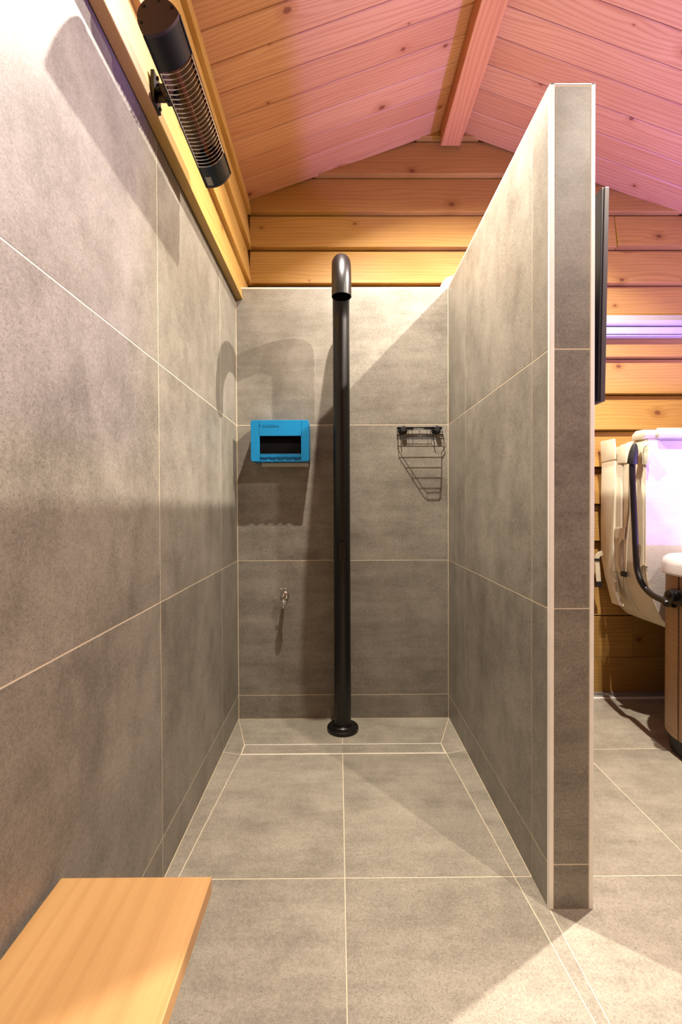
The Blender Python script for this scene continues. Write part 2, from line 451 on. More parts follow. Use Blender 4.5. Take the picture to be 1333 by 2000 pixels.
# ---------------------------------------------------------------- ceiling
top = [(XL - 0.1, zl(XL - 0.1) + 0.022), (RX, 2.83), (XRW + 0.1, zr(XRW + 0.1) + 0.022), (XRW + 0.1, zr(XRW + 0.1) + 0.10), (RX, 2.92), (XL - 0.1, zl(XL - 0.1) + 0.10)]
ceiling = link('ceiling', prism(top, 'y', YF - 0.1, YG + 0.14), M['ceil'], kind='structure')
PW = 0.1085
y1 = 2.236; first = True
while y1 > YF:
    y0 = y1 - (PW + (0.028 if first else 0)); first = False
    g = 0.0011
    for side in (0, 1):
        if side == 0: x0, x1, zf = XBRD - 0.03, RX - 0.02, zl
        else: x0, x1, zf = RX + 0.02, XRW, zr
        b = bmesh.new()
        vs = []
        for (yy, dz) in ((y0 + g, 0.003), (y0 + g + 0.003, 0), (y1 - g - 0.003, 0), (y1 - g, 0.003), (y1 - g, 0.018), (y0 + g, 0.018)):
            vs.append((yy, dz))
        A = [b.verts.new((x0, yy, zf(x0) + dz)) for yy, dz in vs]; B = [b.verts.new((x1, yy, zf(x1) + dz)) for yy, dz in vs]
        b.faces.new(A); b.faces.new(B[::-1])
        for k in range(6): b.faces.new((A[k], B[k], B[(k + 1) % 6], A[(k + 1) % 6]))
        link('plank', b, M['ceil'], ceiling)
    y1 = y0
tag(link('ridge_beam', box(0.501, 0.596, YF, YG - 0.004, 2.690, 2.84, 0.003, 2), M['beam']), 'long square fir beam running under the ridge of the plank ceiling', 'beam')

# ---------------------------------------------------------------- recessed ceiling lamps
for i, (x, y) in enumerate(LAMPS):
    left = x < RX
    s = 0.3555 if left else -0.3625
    n = Vector((s, 0, -1)).normalized()                      # down from the slope
    p = Vector((x, y, (zl if left else zr)(x)))
    lab = ['round recessed ceiling lamp over the shower, on the slope above the boarded wall',
           'round recessed ceiling lamp on the hot tub side of the partition',
           'round recessed ceiling lamp over the near end of the hot tub'][i]
    t = thing('ceiling_lamp', lab, 'lamp', p, 'recessed ceiling lamps')
    link('ring', lathe([(0.030, 0.0), (0.030, 0.004), (0.042, 0.003), (0.043, -0.002)], p, n, 28), M['white'], t, True)
    link('lens', lathe([(0.0, 0.001), (0.029, 0.001)], p, n, 24), M['white'], t)
    ld = bpy.data.lights.new(LAMP_NAME[i], 'AREA'); ld.shape = 'DISK'; ld.size = 0.024; ld.spread = math.radians(140)
    ld.energy = SPOT_W * LAMP_GAIN[i]; ld.color = WARM
    lo = bpy.data.objects.new(LAMP_NAME[i], ld); COL.objects.link(lo); lo.parent = t
    lo.location = n * 0.008; lo.rotation_euler = n.to_track_quat('-Z', 'Y').to_euler()

# ---------------------------------------------------------------- shower column
PX, PY, PR = 0.014, 1.917, 0.0352
c = thing('shower_column', 'tall matt black shower column with a hooked outlet standing on the tiled floor', 'shower', (PX, PY, 0))
ho, hc = 0.1465, 1.722
YO = PY - 2 * ho
path = [(PX, PY, 0.014), (PX, PY, 0.5), (PX, PY, 1.0), (PX, PY, 1.5), (PX, PY, hc)]
path += [(PX, PY - ho + ho * math.cos(a), hc + ho * math.sin(a)) for a in [math.pi * k / 28 for k in range(1, 29)]]
path += [(PX, YO, hc - 0.028)]
b = tube(path, PR, 40, caps=False)
tube([(PX, YO, hc - 0.028), (PX, YO, hc - 0.0279), (PX, YO, hc + 0.01)], PR - 0.002, 40, b, caps=False)
link('pipe', b, M['black'], c, True)
link('outlet', lathe([(0.0, 0.0), (PR - 0.003, 0.0), (PR - 0.003, 0.004)], (PX, YO, hc + 0.006), (0, 0, 1), 36), M['black'], c)
link('base_flange', lathe([(PR, 0.024), (PR + 0.004, 0.020), (PR + 0.006, 0.019), (0.064, 0.017), (0.0665, 0.014), (0.0665, 0.0), (PR, 0.0)], (PX, PY, 0), (0, 0, 1), 48), M['black'], c, True)
link('collar', lathe([(PR + 0.0002, 0.0255), (PR + 0.002, 0.0245), (PR + 0.002, 0.019), (PR + 0.0002, 0.019)], (PX, PY, 0), (0, 0, 1), 40), M['steel_dark'], c, True)
for k in range(4):
    a = math.pi / 4 + k * math.pi / 2
    link('screw', lathe([(0.0, 0.0015), (0.004, 0.001), (0.0042, 0.0)], (PX + 0.052 * math.cos(a), PY + 0.052 * math.sin(a), 0.0172), (0, 0, 1), 12), M['steel_dark'], c, True)
# oval push valve on the column
vz = px(669, 1077, 'y', PY - PR).z
def oval(w, h, n=10):
    return [(w * math.cos(a), (h - w) + w * math.sin(a)) for a in [math.pi * k / n for k in range(n + 1)]] + [(w * math.cos(a), -(h - w) + w * math.sin(a)) for a in [math.pi + math.pi * k / n for k in range(n + 1)]]
yv = PY - PR
ring = [(PX + u, yv + PR - math.sqrt(PR * PR - u * u) - 0.0012, vz + v) for u, v in oval(0.0175, 0.042)]
link('valve_ring', tube(ring, 0.0016, 8, closed=True), M['steel_dark'], c, True)
link('valve_button', prism([(PX + u * 0.8, vz + v * 0.45 + 0.018) for u, v in oval(0.0165, 0.038)], 'y', yv - 0.0035, yv + 0.004, 0.001), M['black'], c)
link('valve_recess', prism([(PX + u, vz + v) for u, v in oval(0.0155, 0.038)], 'y', yv - 0.0010, yv + 0.003), M['black'], c)

# ---------------------------------------------------------------- blue box on the wall
bx0, bx1, bz0, bz1 = -0.368, -0.124, 1.139, 1.312
by = 1.916
t = thing('wall_box', 'bright blue plastic box with a dark window, hung on the tiles beside the black column', 'box', (-0.246, YB, bz0))
def rr2(x0, x1, z0, z1, r, n=5):
    return [(cx_ + r * math.cos(math.radians(a + 90 * k / n)), cz_ + r * math.sin(math.radians(a + 90 * k / n)))
            for cx_, cz_, a in ((x1 - r, z1 - r, 0), (x0 + r, z1 - r, 90), (x0 + r, z0 + r, 180), (x1 - r, z0 + r, 270)) for k in range(n + 1)]
b = bmesh.new()
rg = [[b.verts.new((x, y, z)) for x, z in rr2(bx0 + o, bx1 - o, bz0 + o, bz1 - o, 0.010 - o * 0.5)] for o, y in ((0.004, by + 0.004), (0.0, by + 0.004), (0.0, YB), (0.004, YB - 0.004))]
for A, B in ((rg[0], rg[1]), (rg[1], rg[2]), (rg[0], rg[3])):
    for k in range(len(A)): b.faces.new((A[k], A[(k + 1) % len(A)], B[(k + 1) % len(A)], B[k]))
b.faces.new(rg[2]); b.faces.new(rg[3])
link('body', b, M['blue'], t, True)
U = lambda x: px(x, 900, 'y', by).x
V = lambda y: px(540, y, 'y', by).z
wx0, wx1 = U(507.5), U(588.5); wz0, wz1 = V(887.5), V(851.5); sz0, sz1 = V(899.0), V(892.0)
_o = rr2(bx0 - 0.001, bx1 + 0.001, bz0, bz1 + 0.001, 0.010)
b = prism([(wx0, bz1 + 0.001)] + _o[6:18] + [(wx0, bz0)], 'y', by, by + 0.006, 0.001)
prism([(wx1, bz0)] + _o[18:] + _o[:6] + [(wx1, bz1 + 0.001)], 'y', by, by + 0.006, 0.001, bm=b)
box(wx0 - 0.003, wx1 + 0.003, by, by + 0.006, wz1, bz1 + 0.001, 0.001, 1, bm=b)
box(wx0 - 0.003, wx1 + 0.003, by, by + 0.006, sz1, wz0, 0.0012, 2, bm=b)
link('front_cover', b, M['blue'], t)
link('window_lip', tube([(wx0, by + 0.0005, wz0), (wx1, by + 0.0005, wz0)], 0.0018, 8), M['blue'], t, True)
nt = 5
for k in range(nt):                                       # row of teeth under the window
    cxk = wx0 + (wx1 - wx0) * (k + 0.0) / (nt - 0.02)
    link('tooth', box(max(cxk - 0.0085, wx0 - 0.001) + (0.0 if k else 0.004), cxk + 0.0085, by + 0.001, by + 0.008, bz0 + 0.0005, sz0 + 0.0015, 0.0006), M['blue'], t)
link('tooth', box(wx1 - 0.010, wx1 + 0.001, by + 0.001, by + 0.008, bz0 + 0.0005, sz0 + 0.0015, 0.0006), M['blue'], t)
for k in range(1, nt):
    cxk = wx0 + (wx1 - wx0) * k / (nt - 0.02)
    link('tooth_rib', box(cxk - 0.0012, cxk + 0.0012, by + 0.002, by + 0.008, sz0, sz1, 0.0003), M['blue'], t)
link('slot_back', box(wx0, wx1, by + 0.010, by + 0.013, bz0 + 0.002, sz1 + 0.002), M['blue'], t)
link('window_fill', box(wx0 - 0.002, wx1 + 0.002, by + 0.012, by + 0.05, wz0 - 0.001, wz1 + 0.002), M['hole'], t)  # black block fills the window in place of the hollow inside
link('tray', box(U(509) - 0.004, U(600) + 0.001, by + 0.055, YB - 0.001, bz0 - 0.0155, bz0 - 0.001, 0.001), M['clear'], t)
# raised lettering and its round mark
cu = bpy.data.curves.new('lettering', 'FONT'); cu.body = 'GARDENA'; cu.size = 0.0150; cu.extrude = 0.0011; cu.space_character = 1.12
tmp = bpy.data.objects.new('lettering_tmp', cu); COL.objects.link(tmp)
bpy.context.view_layer.update()
dg = bpy.context.evaluated_depsgraph_get()
me = bpy.data.meshes.new_from_object(tmp.evaluated_get(dg))
bpy.data.objects.remove(tmp)
b = bmesh.new(); b.from_mesh(me); bpy.data.meshes.remove(me)
w0 = min(v.co.x for v in b.verts); w1 = max(v.co.x for v in b.verts)
tx0, tx1, tz = U(514), U(546), V(834)
for v in b.verts:
    v.co = Vector((tx0 + (v.co.x - w0) * (tx1 - tx0) / (w1 - w0), by - v.co.z - 0.0002, tz + v.co.y))
link('lettering', b, M['blue'], t)
lx, lz = U(508.5), V(830.5)
b = lathe([(0.0062, 0), (0.0062, 0.0009), (0.0048, 0.0009), (0.0048, 0)], (lx, by, lz), (0, -1, 0), 24)
prism([(lx - 0.0014, lz - 0.004), (lx + 0.0014, lz - 0.004), (lx + 0.0034, lz + 0.003), (lx, lz + 0.001), (lx - 0.0034, lz + 0.003)], 'y', by - 0.0009, by, bm=b)
link('emblem', b, M['blue'], t)

# ---------------------------------------------------------------- wire soap rack
rx0, rx1, rz0, rz1 = 0.2600, 0.4590, 1.2440, 1.2970
t = thing('soap_rack', 'black wire soap rack held on the tiles by two suction cups', 'rack', (0.345, YB, rz0))
for x in (0.286, 0.437):
    cz = 1.286
    link('suction_cup', lathe([(0.021, 0.0), (0.021, 0.002), (0.016, 0.006), (0.009, 0.009), (0.008, 0.018), (0.011, 0.020), (0.011, 0.028), (0.0, 0.029)], (x if x < 0.4 else 0.4345, YB, cz), (0, -1, 0), 28), M['rubber'], t, True)
yk = YB - 0.014                                          # the wide end at the wall; the tray narrows towards the room
b = box(rx0, rx1, yk - 0.0012, yk + 0.0012, rz1 - 0.006, rz1, 0.0006)
for a, e in ((rx0, rx0 + 0.072), (rx1 - 0.080, rx1)):
    box(a, e, yk - 0.0012, yk + 0.0012, rz1 - 0.011, rz1, 0.0006, bm=b)
link('back_band', b, M['black'], t)
wr_ = 0.0013
out = [(rx0, yk), (rx0, 1.992), (0.258, 1.984), (0.300, 1.945), (0.333, 1.916), (0.342, 1.912), (0.388, 1.912), (0.396, 1.917), (0.424, 1.958), (0.436, 1.980), (rx1, 1.992), (rx1, yk)]
def edge(y, left):
    P_ = out[:6] if left else out[6:]
    for p, q_ in zip(P_, P_[1:]):
        lo_, hi_ = min(p[1], q_[1]), max(p[1], q_[1])
        if lo_ <= y <= hi_ and hi_ > lo_: return p[0] + (q_[0] - p[0]) * (y - p[1]) / (q_[1] - p[1])
    return P_[-1][0] if left else P_[0][0]
link('base_frame', tube([(x, y, rz0) for x, y in out], wr_ * 1.25, 8), M['black'], t, True)
link('rim_frame', tube([(x, y, rz0 + 0.028 if 0 < k < len(out) - 1 else rz1 - 0.004) for k, (x, y) in enumerate(out)], wr_, 8), M['black'], t, True)
for y in (1.930, 1.947, 1.965, 1.984, yk):
    link('base_wire', tube([(edge(y, True), y, rz0), (edge(y, False), y, rz0)], wr_ * 0.9, 8), M['black'], t, True)
for x, y in ((rx0, yk), (rx1, yk), (0.342, 1.912), (0.388, 1.912), (0.300, 1.945), (0.424, 1.958)):
    link('upright_wire', tube([(x, y, rz0), (x, y, rz0 + 0.028 if y < 2 else rz1)], 0.0011, 8), M['black'], t, True)
for x in (0.300, 0.309, 0.326, 0.392, 0.408):
    link('back_wire', tube([(x, yk, rz1 - 0.002), (x, yk, rz0)], 0.0009, 8), M['black'], t, True)
link('back_wire', tube([(0.300, yk - 0.001, rz0 + 0.012), (0.408, yk - 0.001, rz0 + 0.012)], 0.0009, 8), M['black'], t, True)
for x in (0.2755, 0.4195):
    link('hook', tube([(x, yk, rz0 + 0.018), (x, yk - 0.001, rz0 - 0.004), (x, yk - 0.006, rz0 - 0.007), (x, yk - 0.010, rz0 - 0.003)], 0.0022, 8), M['black'], t, True)

# ---------------------------------------------------------------- small chrome tap
fx, fz = -0.241, px(556, 1163, 'y', YB).z
t = thing('wall_tap', 'small chrome hose tap sticking out of the tiled wall', 'tap', (fx, YB, fz))
link('rose', lathe([(0.0, 0.011), (0.008, 0.010), (0.016, 0.007), (0.0195, 0.002), (0.0195, 0.0)], (fx, YB, fz), (0, -1, 0), 36), M['chrome'], t, True)
link('body', lathe([(0.0, 0.066), (0.006, 0.066), (0.009, 0.062), (0.009, 0.030), (0.007, 0.028), (0.007, 0.0)], (fx, YB, fz), (0, -1, 0), 24), M['chrome'], t, True)
yv = YB - 0.055
link('spout', lathe([(0.0, 0.016), (0.005, 0.016), (0.009, 0.010), (0.0095, -0.012), (0.007, -0.020), (0.007, -0.030)], (fx, yv, fz), (0, 0, 1), 24), M['chrome'], t, True)
b = bmesh.new(); lathe([(0.0, -0.0125), (0.0145, -0.0125), (0.0150, -0.0140), (0.0150, -0.0235), (0.0145, -0.025), (0.0, -0.025)], (fx, yv, fz), (0, 0, 1), 8, bm=b)
link('hose_nut', b, M['alu'], t)
link('nozzle', lathe([(0.0, -0.024), (0.0062, -0.025), (0.0058, -0.032), (0.0075, -0.034), (0.0058, -0.040), (0.0065, -0.046), (0.004, -0.046)], (fx, yv, fz), (0, 0, 1), 20), M['chrome'], t, True)
link('stem', lathe([(0.0, 0.040), (0.0035, 0.040), (0.0042, 0.022), (0.0055, 0.015)], (fx, yv, fz), (0, 0, 1), 16), M['chrome'], t, True)
link('handle', tube([(fx - 0.014, yv, fz + 0.039), (fx - 0.004, yv, fz + 0.041), (fx + 0.004, yv, fz + 0.041), (fx + 0.014, yv, fz + 0.039)], 0.003, 10, rs=[0.0036, 0.0026, 0.0026, 0.0036]), M['chrome'], t, True)

# ---------------------------------------------------------------- infrared heater on the left wall
HXc, HZc, Y1, Y2 = -0.340, 1.885, 0.8926, 1.3176
t = thing('patio_heater', 'black tubular infrared heater with a wire grille on the boards above the tiles', 'heater', (XBRD, 1.10, 1.915))
ux = Vector((0.0344, 0, 0.0201)); L_ = ux.length; ud = ux / L_          # half chord, from the wall side to the room side
nd = Vector((-ud.z, 0, ud.x))                                          # towards the wall and up (the round back)
C0 = Vector((HXc, 0, HZc))
def hp(u, v, y): q = C0 + ud * u + nd * v; return Vector((q.x, y, q.z))
DEP = 0.0536
back = [(L_ * math.cos(a), DEP * math.sin(a) ** 0.85) for a in [math.pi * k / 20 for k in range(21)]]
def bulge(u, k=0.014): return -k * (1 - (u / L_) ** 2)
fr_ = [(u, bulge(u)) for u in [-L_ + 2 * L_ * k / 12 for k in range(1, 12)]]
GY0, GY1 = 0.970, 1.237
def sect(poly, y0, y1, bm=None, shrink=1.0):
    b = bmesh.new()
    A = [b.verts.new(hp(u * shrink, v * shrink, y0)) for u, v in poly]; B = [b.verts.new(hp(u * shrink, v * shrink, y1)) for u, v in poly]
    b.faces.new(A); b.faces.new(B[::-1]); n = len(poly)
    for k in range(n): b.faces.new((A[k], B[k], B[(k + 1) % n], A[(k + 1) % n]))
    return join(bm, b) if bm is not None else b
b = sect(back + fr_, Y1 + 0.006, GY0)
sect(back + fr_, GY1, Y2 - 0.006, b)
# open trough behind the grille
bo = back; bi = [(u * 0.93, v * 0.93 + 0.0005) for u, v in back]
q = bmesh.new()
O0 = [q.verts.new(hp(u, v, GY0)) for u, v in bo]; O1 = [q.verts.new(hp(u, v, GY1)) for u, v in bo]
I0 = [q.verts.new(hp(u, v, GY0)) for u, v in bi]; I1 = [q.verts.new(hp(u, v, GY1)) for u, v in bi]
for k in range(20):
    q.faces.new((O0[k], O1[k], O1[k + 1], O0[k + 1])); q.faces.new((I0[k], I0[k + 1], I1[k + 1], I1[k]))
for k in (0, 20): q.faces.new((O0[k], I0[k], I1[k], O1[k]))
join(b, q)
link('housing', b, M['black'], t, True)
for y0, y1 in ((Y1, Y1 + 0.007), (Y2 - 0.007, Y2)):
    e = link('end_cap', sect([(u * 1.03, v * 1.03) for u, v in back + fr_], y0, y1), M['cap'], t, True)
    for a in (0.10, 0.32, 0.60, 0.86):
        s_ = hp(L_ * 0.88 * math.cos(math.pi * a), DEP * 0.86 * math.sin(math.pi * a) + 0.002, y0 if y0 < 1 else y1)
        link('screw', lathe([(0.0, 0.0012), (0.0032, 0.001), (0.0034, 0.0)], s_, (0, -1 if y0 < 1 else 1, 0), 10), M['steel_dark'], e)
# reflector and heating tube
q = bmesh.new()
rf = [(L_ * 0.86 * math.cos(a), 0.004 + DEP * 0.62 * math.sin(a)) for a in [math.pi * k / 16 for k in range(17)]]
A = [q.verts.new(hp(u, v, GY0)) for u, v in rf]; B = [q.verts.new(hp(u, v, GY1)) for u, v in rf]
for k in range(16): q.faces.new((A[k], B[k], B[k + 1], A[k + 1]))
link('reflector', q, M['reflector'], t, True)
link('heating_tube', tube([hp(0, 0.018, GY0), hp(0, 0.018, GY1)], 0.007, 14), M['glass_tube'], t, True)
nw = 23
for k in range(nw):
    y = GY0 + 0.003 + (GY1 - GY0 - 0.006) * k / (nw - 1)
    link('grille_wire', tube([hp(u, bulge(u, 0.016) - 0.001, y) for u in [-L_ * 0.97 + 2 * L_ * 0.97 * j / 10 for j in range(11)]], 0.0011, 6), M['chrome'], t, True)
for s_ in (-1, 1):
    link('grille_rail', tube([hp(s_ * L_ * 0.965, -0.0015, GY0), hp(s_ * L_ * 0.965, -0.0015, GY1)], 0.0016, 6), M['chrome'], t, True)
    link('side_rail', tube([hp(s_ * L_ * 1.0, 0.0, Y1 + 0.004), hp(s_ * L_ * 1.0, 0.0, Y2 - 0.004)], 0.0026, 8), M['black'], t, True)
q = bmesh.new()
def fp(u, y): return hp(u, bulge(u) - 0.0006, y)
qq = [[fp(u, y) for u in (-L_ * 0.86, -L_ * 0.68, -L_ * 0.5)] for y in (1.274, 1.307)]
vv = [[q.verts.new(p) for p in r] for r in qq]
for j in range(2): q.faces.new((vv[0][j], vv[0][j + 1], vv[1][j + 1], vv[1][j]))
link('sticker', q, M['sticker'], t)
b = box(XBRD - 0.004, XBRD + 0.005, 1.046, 1.086, 1.872, 1.945, 0.001)
box(XBRD, -0.388, 1.060, 1.066, 1.884, 1.926, 0.001, bm=b)
box(-0.396, -0.366, 1.052, 1.078, 1.886, 1.924, 0.002, bm=b)
br = link('bracket', b, M['black'], t)
link('bolt', lathe([(0.0, 0.010), (0.005, 0.010), (0.005, 0.0)], (XBRD + 0.005, 1.054, 1.905), (1, 0, 0), 8), M['steel_dark'], br)
link('bolt', lathe([(0.0, 0.004), (0.004, 0.004), (0.004, 0.0)], (XBRD + 0.005, 1.076, 1.880), (1, 0, 0), 8), M['steel_dark'], br)
link('bolt', lathe([(0.0, 0.004), (0.004, 0.004), (0.004, 0.0)], (XBRD + 0.005, 1.062, 1.938), (1, 0, 0), 8), M['steel_dark'], br)

# ---------------------------------------------------------------- wooden bench
SEAT_Z = 0.364
t = thing('wooden_bench', 'light varnished wooden plank bench along the tiled wall with the heater', 'bench', (-0.32, 0.35, 0))
link('seat', box(-0.441, -0.203, -0.10, 0.712, SEAT_Z - 0.025, SEAT_Z, 0.0015, 2), M['bench'], t)
for y in (0.05, 0.56):
    link('leg', box(-0.430, -0.300, y, y + 0.04, 0.0, SEAT_Z - 0.025, 0.002), M['bench'], t)
link('rail', box(-0.40, -0.375, 0.09, 0.56, 0.18, 0.24, 0.002), M['bench'], t)

# ---------------------------------------------------------------- television on the partition
t = thing('television', 'slim black flat television on the hot tub side of the partition, seen edge-on', 'television', (XE, 1.6, 1.5))
TY0, TY1 = 1.170, 2.02
def tvx(z, o=0.0): return 0.6745 + (z - 1.2165) * 0.0165 + o
def slab(y0, y1, z0, z1, o0, o1, bev=0.001):
    return prism([(tvx(z0, o0), z0), (tvx(z0, o1), z0), (tvx(z1, o1), z1), (tvx(z1, o0), z1)], 'y', y0, y1, bev)
link('back_shell', slab(TY0 + 0.001, TY1 - 0.001, 1.2175, 1.764, -0.004, 0.0015), M['tv'], t)
link('frame', slab(TY0, TY1, 1.2165, 1.765, 0.003, 0.0150), M['tv_edge'], t)
link('screen', slab(TY0 + 0.008, TY1 - 0.008, 1.2245, 1.757, 0.0150, 0.0156, 0.0), M['tv'], t)
link('electronics_box', slab(1.36, 1.86, 1.27, 1.58, -0.035, -0.004, 0.004), M['tv'], t)
link('wall_bracket', box(XE, 0.660, 1.52, 1.70, 1.34, 1.54, 0.002), M['black'], t)

# ---------------------------------------------------------------- rail on the gable wall
t = thing('wall_rail', 'long white metal rail fixed across the plank wall above the hot tub cover', 'rail', (1.8, YG, 1.82))
link('upper_profile', prism([(YG + 0.012, 1.815), (YG - 0.030, 1.815), (YG - 0.036, 1.822), (YG - 0.036, 1.838), (YG - 0.026, 1.846), (YG - 0.010, 1.872), (YG + 0.010, 1.872)], 'x', 0.66, XRW, 0.001), M['rail'], t)
link('lower_profile', prism([(YG + 0.010, 1.776), (YG - 0.024, 1.776), (YG - 0.026, 1.780), (YG - 0.026, 1.808), (YG + 0.010, 1.808)], 'x', 0.66, XRW, 0.001), M['rail'], t)
link('bottom_lip', box(0.66, XRW, YG - 0.022, YG + 0.008, 1.7665, 1.7715, 0.0005), M['rail'], t)
link('spine', box(0.662, XRW, YG - 0.014, YG + 0.010, 1.767, 1.820), M['rail'], t)

# ---------------------------------------------------------------- white capped pipe behind the tiled wall
t = thing('capped_pipe', 'white plastic pipe with a domed cap rising between the tiled wall and the planks', 'pipe', (0.548, 2.144, 0))
link('pipe', lathe([(0.0, 0.0), (0.058, 0.0), (0.058, 1.93), (0.0, 1.93)], (0.548, 2.144, 0), (0, 0, 1), 36), M['white'], t, True)
link('cap', lathe([(0.0, 2.020), (0.024, 2.018), (0.048, 2.008), (0.060, 1.992), (0.066, 1.978), (0.066, 1.90), (0.0585, 1.90)], (0.548, 2.144, 0), (0, 0, 1), 36), M['white'], t, True)

# ---------------------------------------------------------------- hot tub
tx0, tx1, ty0, ty1, R = 1.262, 2.95, 0.02, 1.878, 0.20
def rrect(o, n=10):
    x0, x1, y0, y1, r = tx0 - o, tx1 + o, ty0 - o, ty1 + o, R + o
    out = []
    for cx_, cy_, a in ((x1 - r, y1 - r, 0), (x0 + r, y1 - r, 90), (x0 + r, y0 + r, 180), (x1 - r, y0 + r, 270)):
        out += [(cx_ + r * math.cos(math.radians(a + 90 * k / n)), cy_ + r * math.sin(math.radians(a + 90 * k / n))) for k in range(n + 1)]
    return out
def loops(prof, bm=None):
    """stack of rounded rectangles: (offset, z)"""
    b = bmesh.new(); rings = [[b.verts.new((x, y, z)) for x, y in rrect(o)] for o, z in prof]; n = len(rings[0])
    for A, B in zip(rings, rings[1:]):
        for k in range(n): b.faces.new((A[k], A[(k + 1) % n], B[(k + 1) % n], B[k]))
    return b, rings
t = thing('hot_tub', 'hot tub with wood-look panels, white acrylic rim and black base', 'hot tub', ((tx0 + tx1) / 2, (ty0 + ty1) / 2, 0))
b, rg = loops([(-0.016, 0.0), (-0.012, 0.078)]); b.faces.new(rg[0]); link('base', b, M['rubber'], t, True)
# four straight panels and four curved corner panels
pz0, pz1, th = 0.070, 0.700, 0.02
def panel(pts_out, pts_in):
    b = bmesh.new(); n = len(pts_out)
    V4 = [[b.verts.new((p[0], p[1], z)) for p in pts] for pts in (pts_out, pts_in) for z in (pz0, pz1)]
    o0, o1, i0, i1 = V4
    for k in range(n - 1):
        b.faces.new((o0[k], o0[k + 1], o1[k + 1], o1[k])); b.faces.new((i0[k + 1], i0[k], i1[k], i1[k + 1]))
        b.faces.new((o1[k], o1[k + 1], i1[k + 1], i1[k])); b.faces.new((o0[k + 1], o0[k], i0[k], i0[k + 1]))
    for k in (0, n - 1): b.faces.new((o0[k], o1[k], i1[k], i0[k]))
    return b
po, pi_ = rrect(0.0), rrect(-th)
N1 = 11
for k in range(4):
    link('corner_panel', panel(po[k * N1:(k + 1) * N1], pi_[k * N1:(k + 1) * N1]), M['tubwood'], t, True)
    a, e = po[k * N1 + N1 - 1], po[((k + 1) * N1) % (4 * N1)]
    ai, ei = pi_[k * N1 + N1 - 1], pi_[((k + 1) * N1) % (4 * N1)]
    s = lambda p, q_, f: (p[0] + (q_[0] - p[0]) * f, p[1] + (q_[1] - p[1]) * f)
    f0 = 0.006
    link('side_panel', panel([s(a, e, f0), s(a, e, 1 - f0)], [s(ai, ei, f0), s(ai, ei, 1 - f0)]), M['tubwood'], t)
b, rg = loops([(-0.014, 0.060), (-0.014, 0.695)]); link('core', b, M['rubber'], t, True)
b, rg = loops([(-0.012, 0.684), (0.010, 0.684), (0.016, 0.692), (0.014, 0.722), (0.008, 0.742), (-0.006, 0.752), (-0.10, 0.756), (-0.13, 0.750), (-0.150, 0.725), (-0.19, 0.30), (-0.19, 0.20)])
b.faces.new(rg[-1]); link('shell', b, M['shell'], t, True)
b = bmesh.new(); b.faces.new([b.verts.new((x, y, 0.60)) for x, y in rrect(-0.158)]); link('water', b, M['water'], t)
# the tub's coloured light: its violet glow lies on the ceiling, the rail and the cover
lx_, ly_ = 2.15, 1.05
link('led_lamp', lathe([(0.0, 0.012), (0.12, 0.010), (0.15, 0.0), (0.15, -0.006)], (lx_, ly_, 0.606), (0, 0, 1), 28), M['clear'], t, True)
ld = bpy.data.lights.new('tub_led_offscreen', 'AREA'); ld.shape = 'DISK'; ld.size = 0.30
ld.energy = TUB_W; ld.color = PURPLE
lo = bpy.data.objects.new('tub_led_offscreen', ld); COL.objects.link(lo); lo.parent = t
lo.location = Vector((lx_, ly_, 0.625)) - WLOC[t.name]; lo.rotation_euler = (math.pi, 0, 0)

# ---------------------------------------------------------------- cover lifter
t = thing('cover_lifter', 'black tubular arm rising from the hot tub side past the folded beige cover', 'cover lifter', (1.25, 1.72, 0.58))
XT = 1.246
def tp(x, y, X=XT): return px(x, y, 'x', X)
raw = [tp(1318, 1181, 1.246), tp(1306, 1178, 1.246), tp(1292, 1171, 1.25), tp(1275, 1162, 1.256), tp(1262, 1150, 1.26), tp(1252, 1134), tp(1246, 1115), tp(1243.5, 1095), tp(1241, 1040), tp(1238.5, 990), tp(1236.5, 940), tp(1235.5, 900)]
def smoothp(p, n=5):
    out = []
    for i in range(len(p) - 1):
        a, b_, c_, d_ = p[max(i - 1, 0)], p[i], p[i + 1], p[min(i + 2, len(p) - 1)]
        for k in range(n):
            s_ = k / n
            out.append(0.5 * ((2 * b_) + (c_ - a) * s_ + (2 * a - 5 * b_ + 4 * c_ - d_) * s_ * s_ + (3 * b_ - a - 3 * c_ + d_) * s_ ** 3))
    return out + [p[-1]]
link('arm', tube(smoothp(raw), 0.0118, 16), M['black'], t, True)
top_ = tp(1241, 866)
b0 = tp(1235.5, 906)
link('arm_cap', tube([b0, b0.lerp(top_, 0.02), b0.lerp(top_, 0.30), b0.lerp(top_, 0.6), b0.lerp(top_, 0.85), top_], 0.01, 18, rs=[0.0185, 0.0195, 0.0190, 0.0165, 0.0115, 0.006]), M['rubber'], t, True)
pv = tp(1318, 1163, 1.240)
link('pivot', lathe([(0.0, 0.022), (0.018, 0.022), (0.022, 0.018), (0.022, -0.012)], pv, (-1, 0, 0), 24), M['black'], t, True)
link('pivot_bolt', lathe([(0.0, 0.028), (0.009, 0.028), (0.010, 0.021)], pv, (-1, 0, 0), 6), M['steel_dark'], t)
link('mount_plate', box(1.238, tx0 - 0.0004, pv.y - 0.20, pv.y + 0.03, pv.z - 0.035, pv.z + 0.022, 0.006, 2), M['black'], t)
link('joint_knob', lathe([(0.0, 0.018), (0.010, 0.016), (0.014, 0.008), (0.014, -0.008)], tp(1306, 1178, 1.246), (-1, 0, 0), 18), M['black'], t, True)

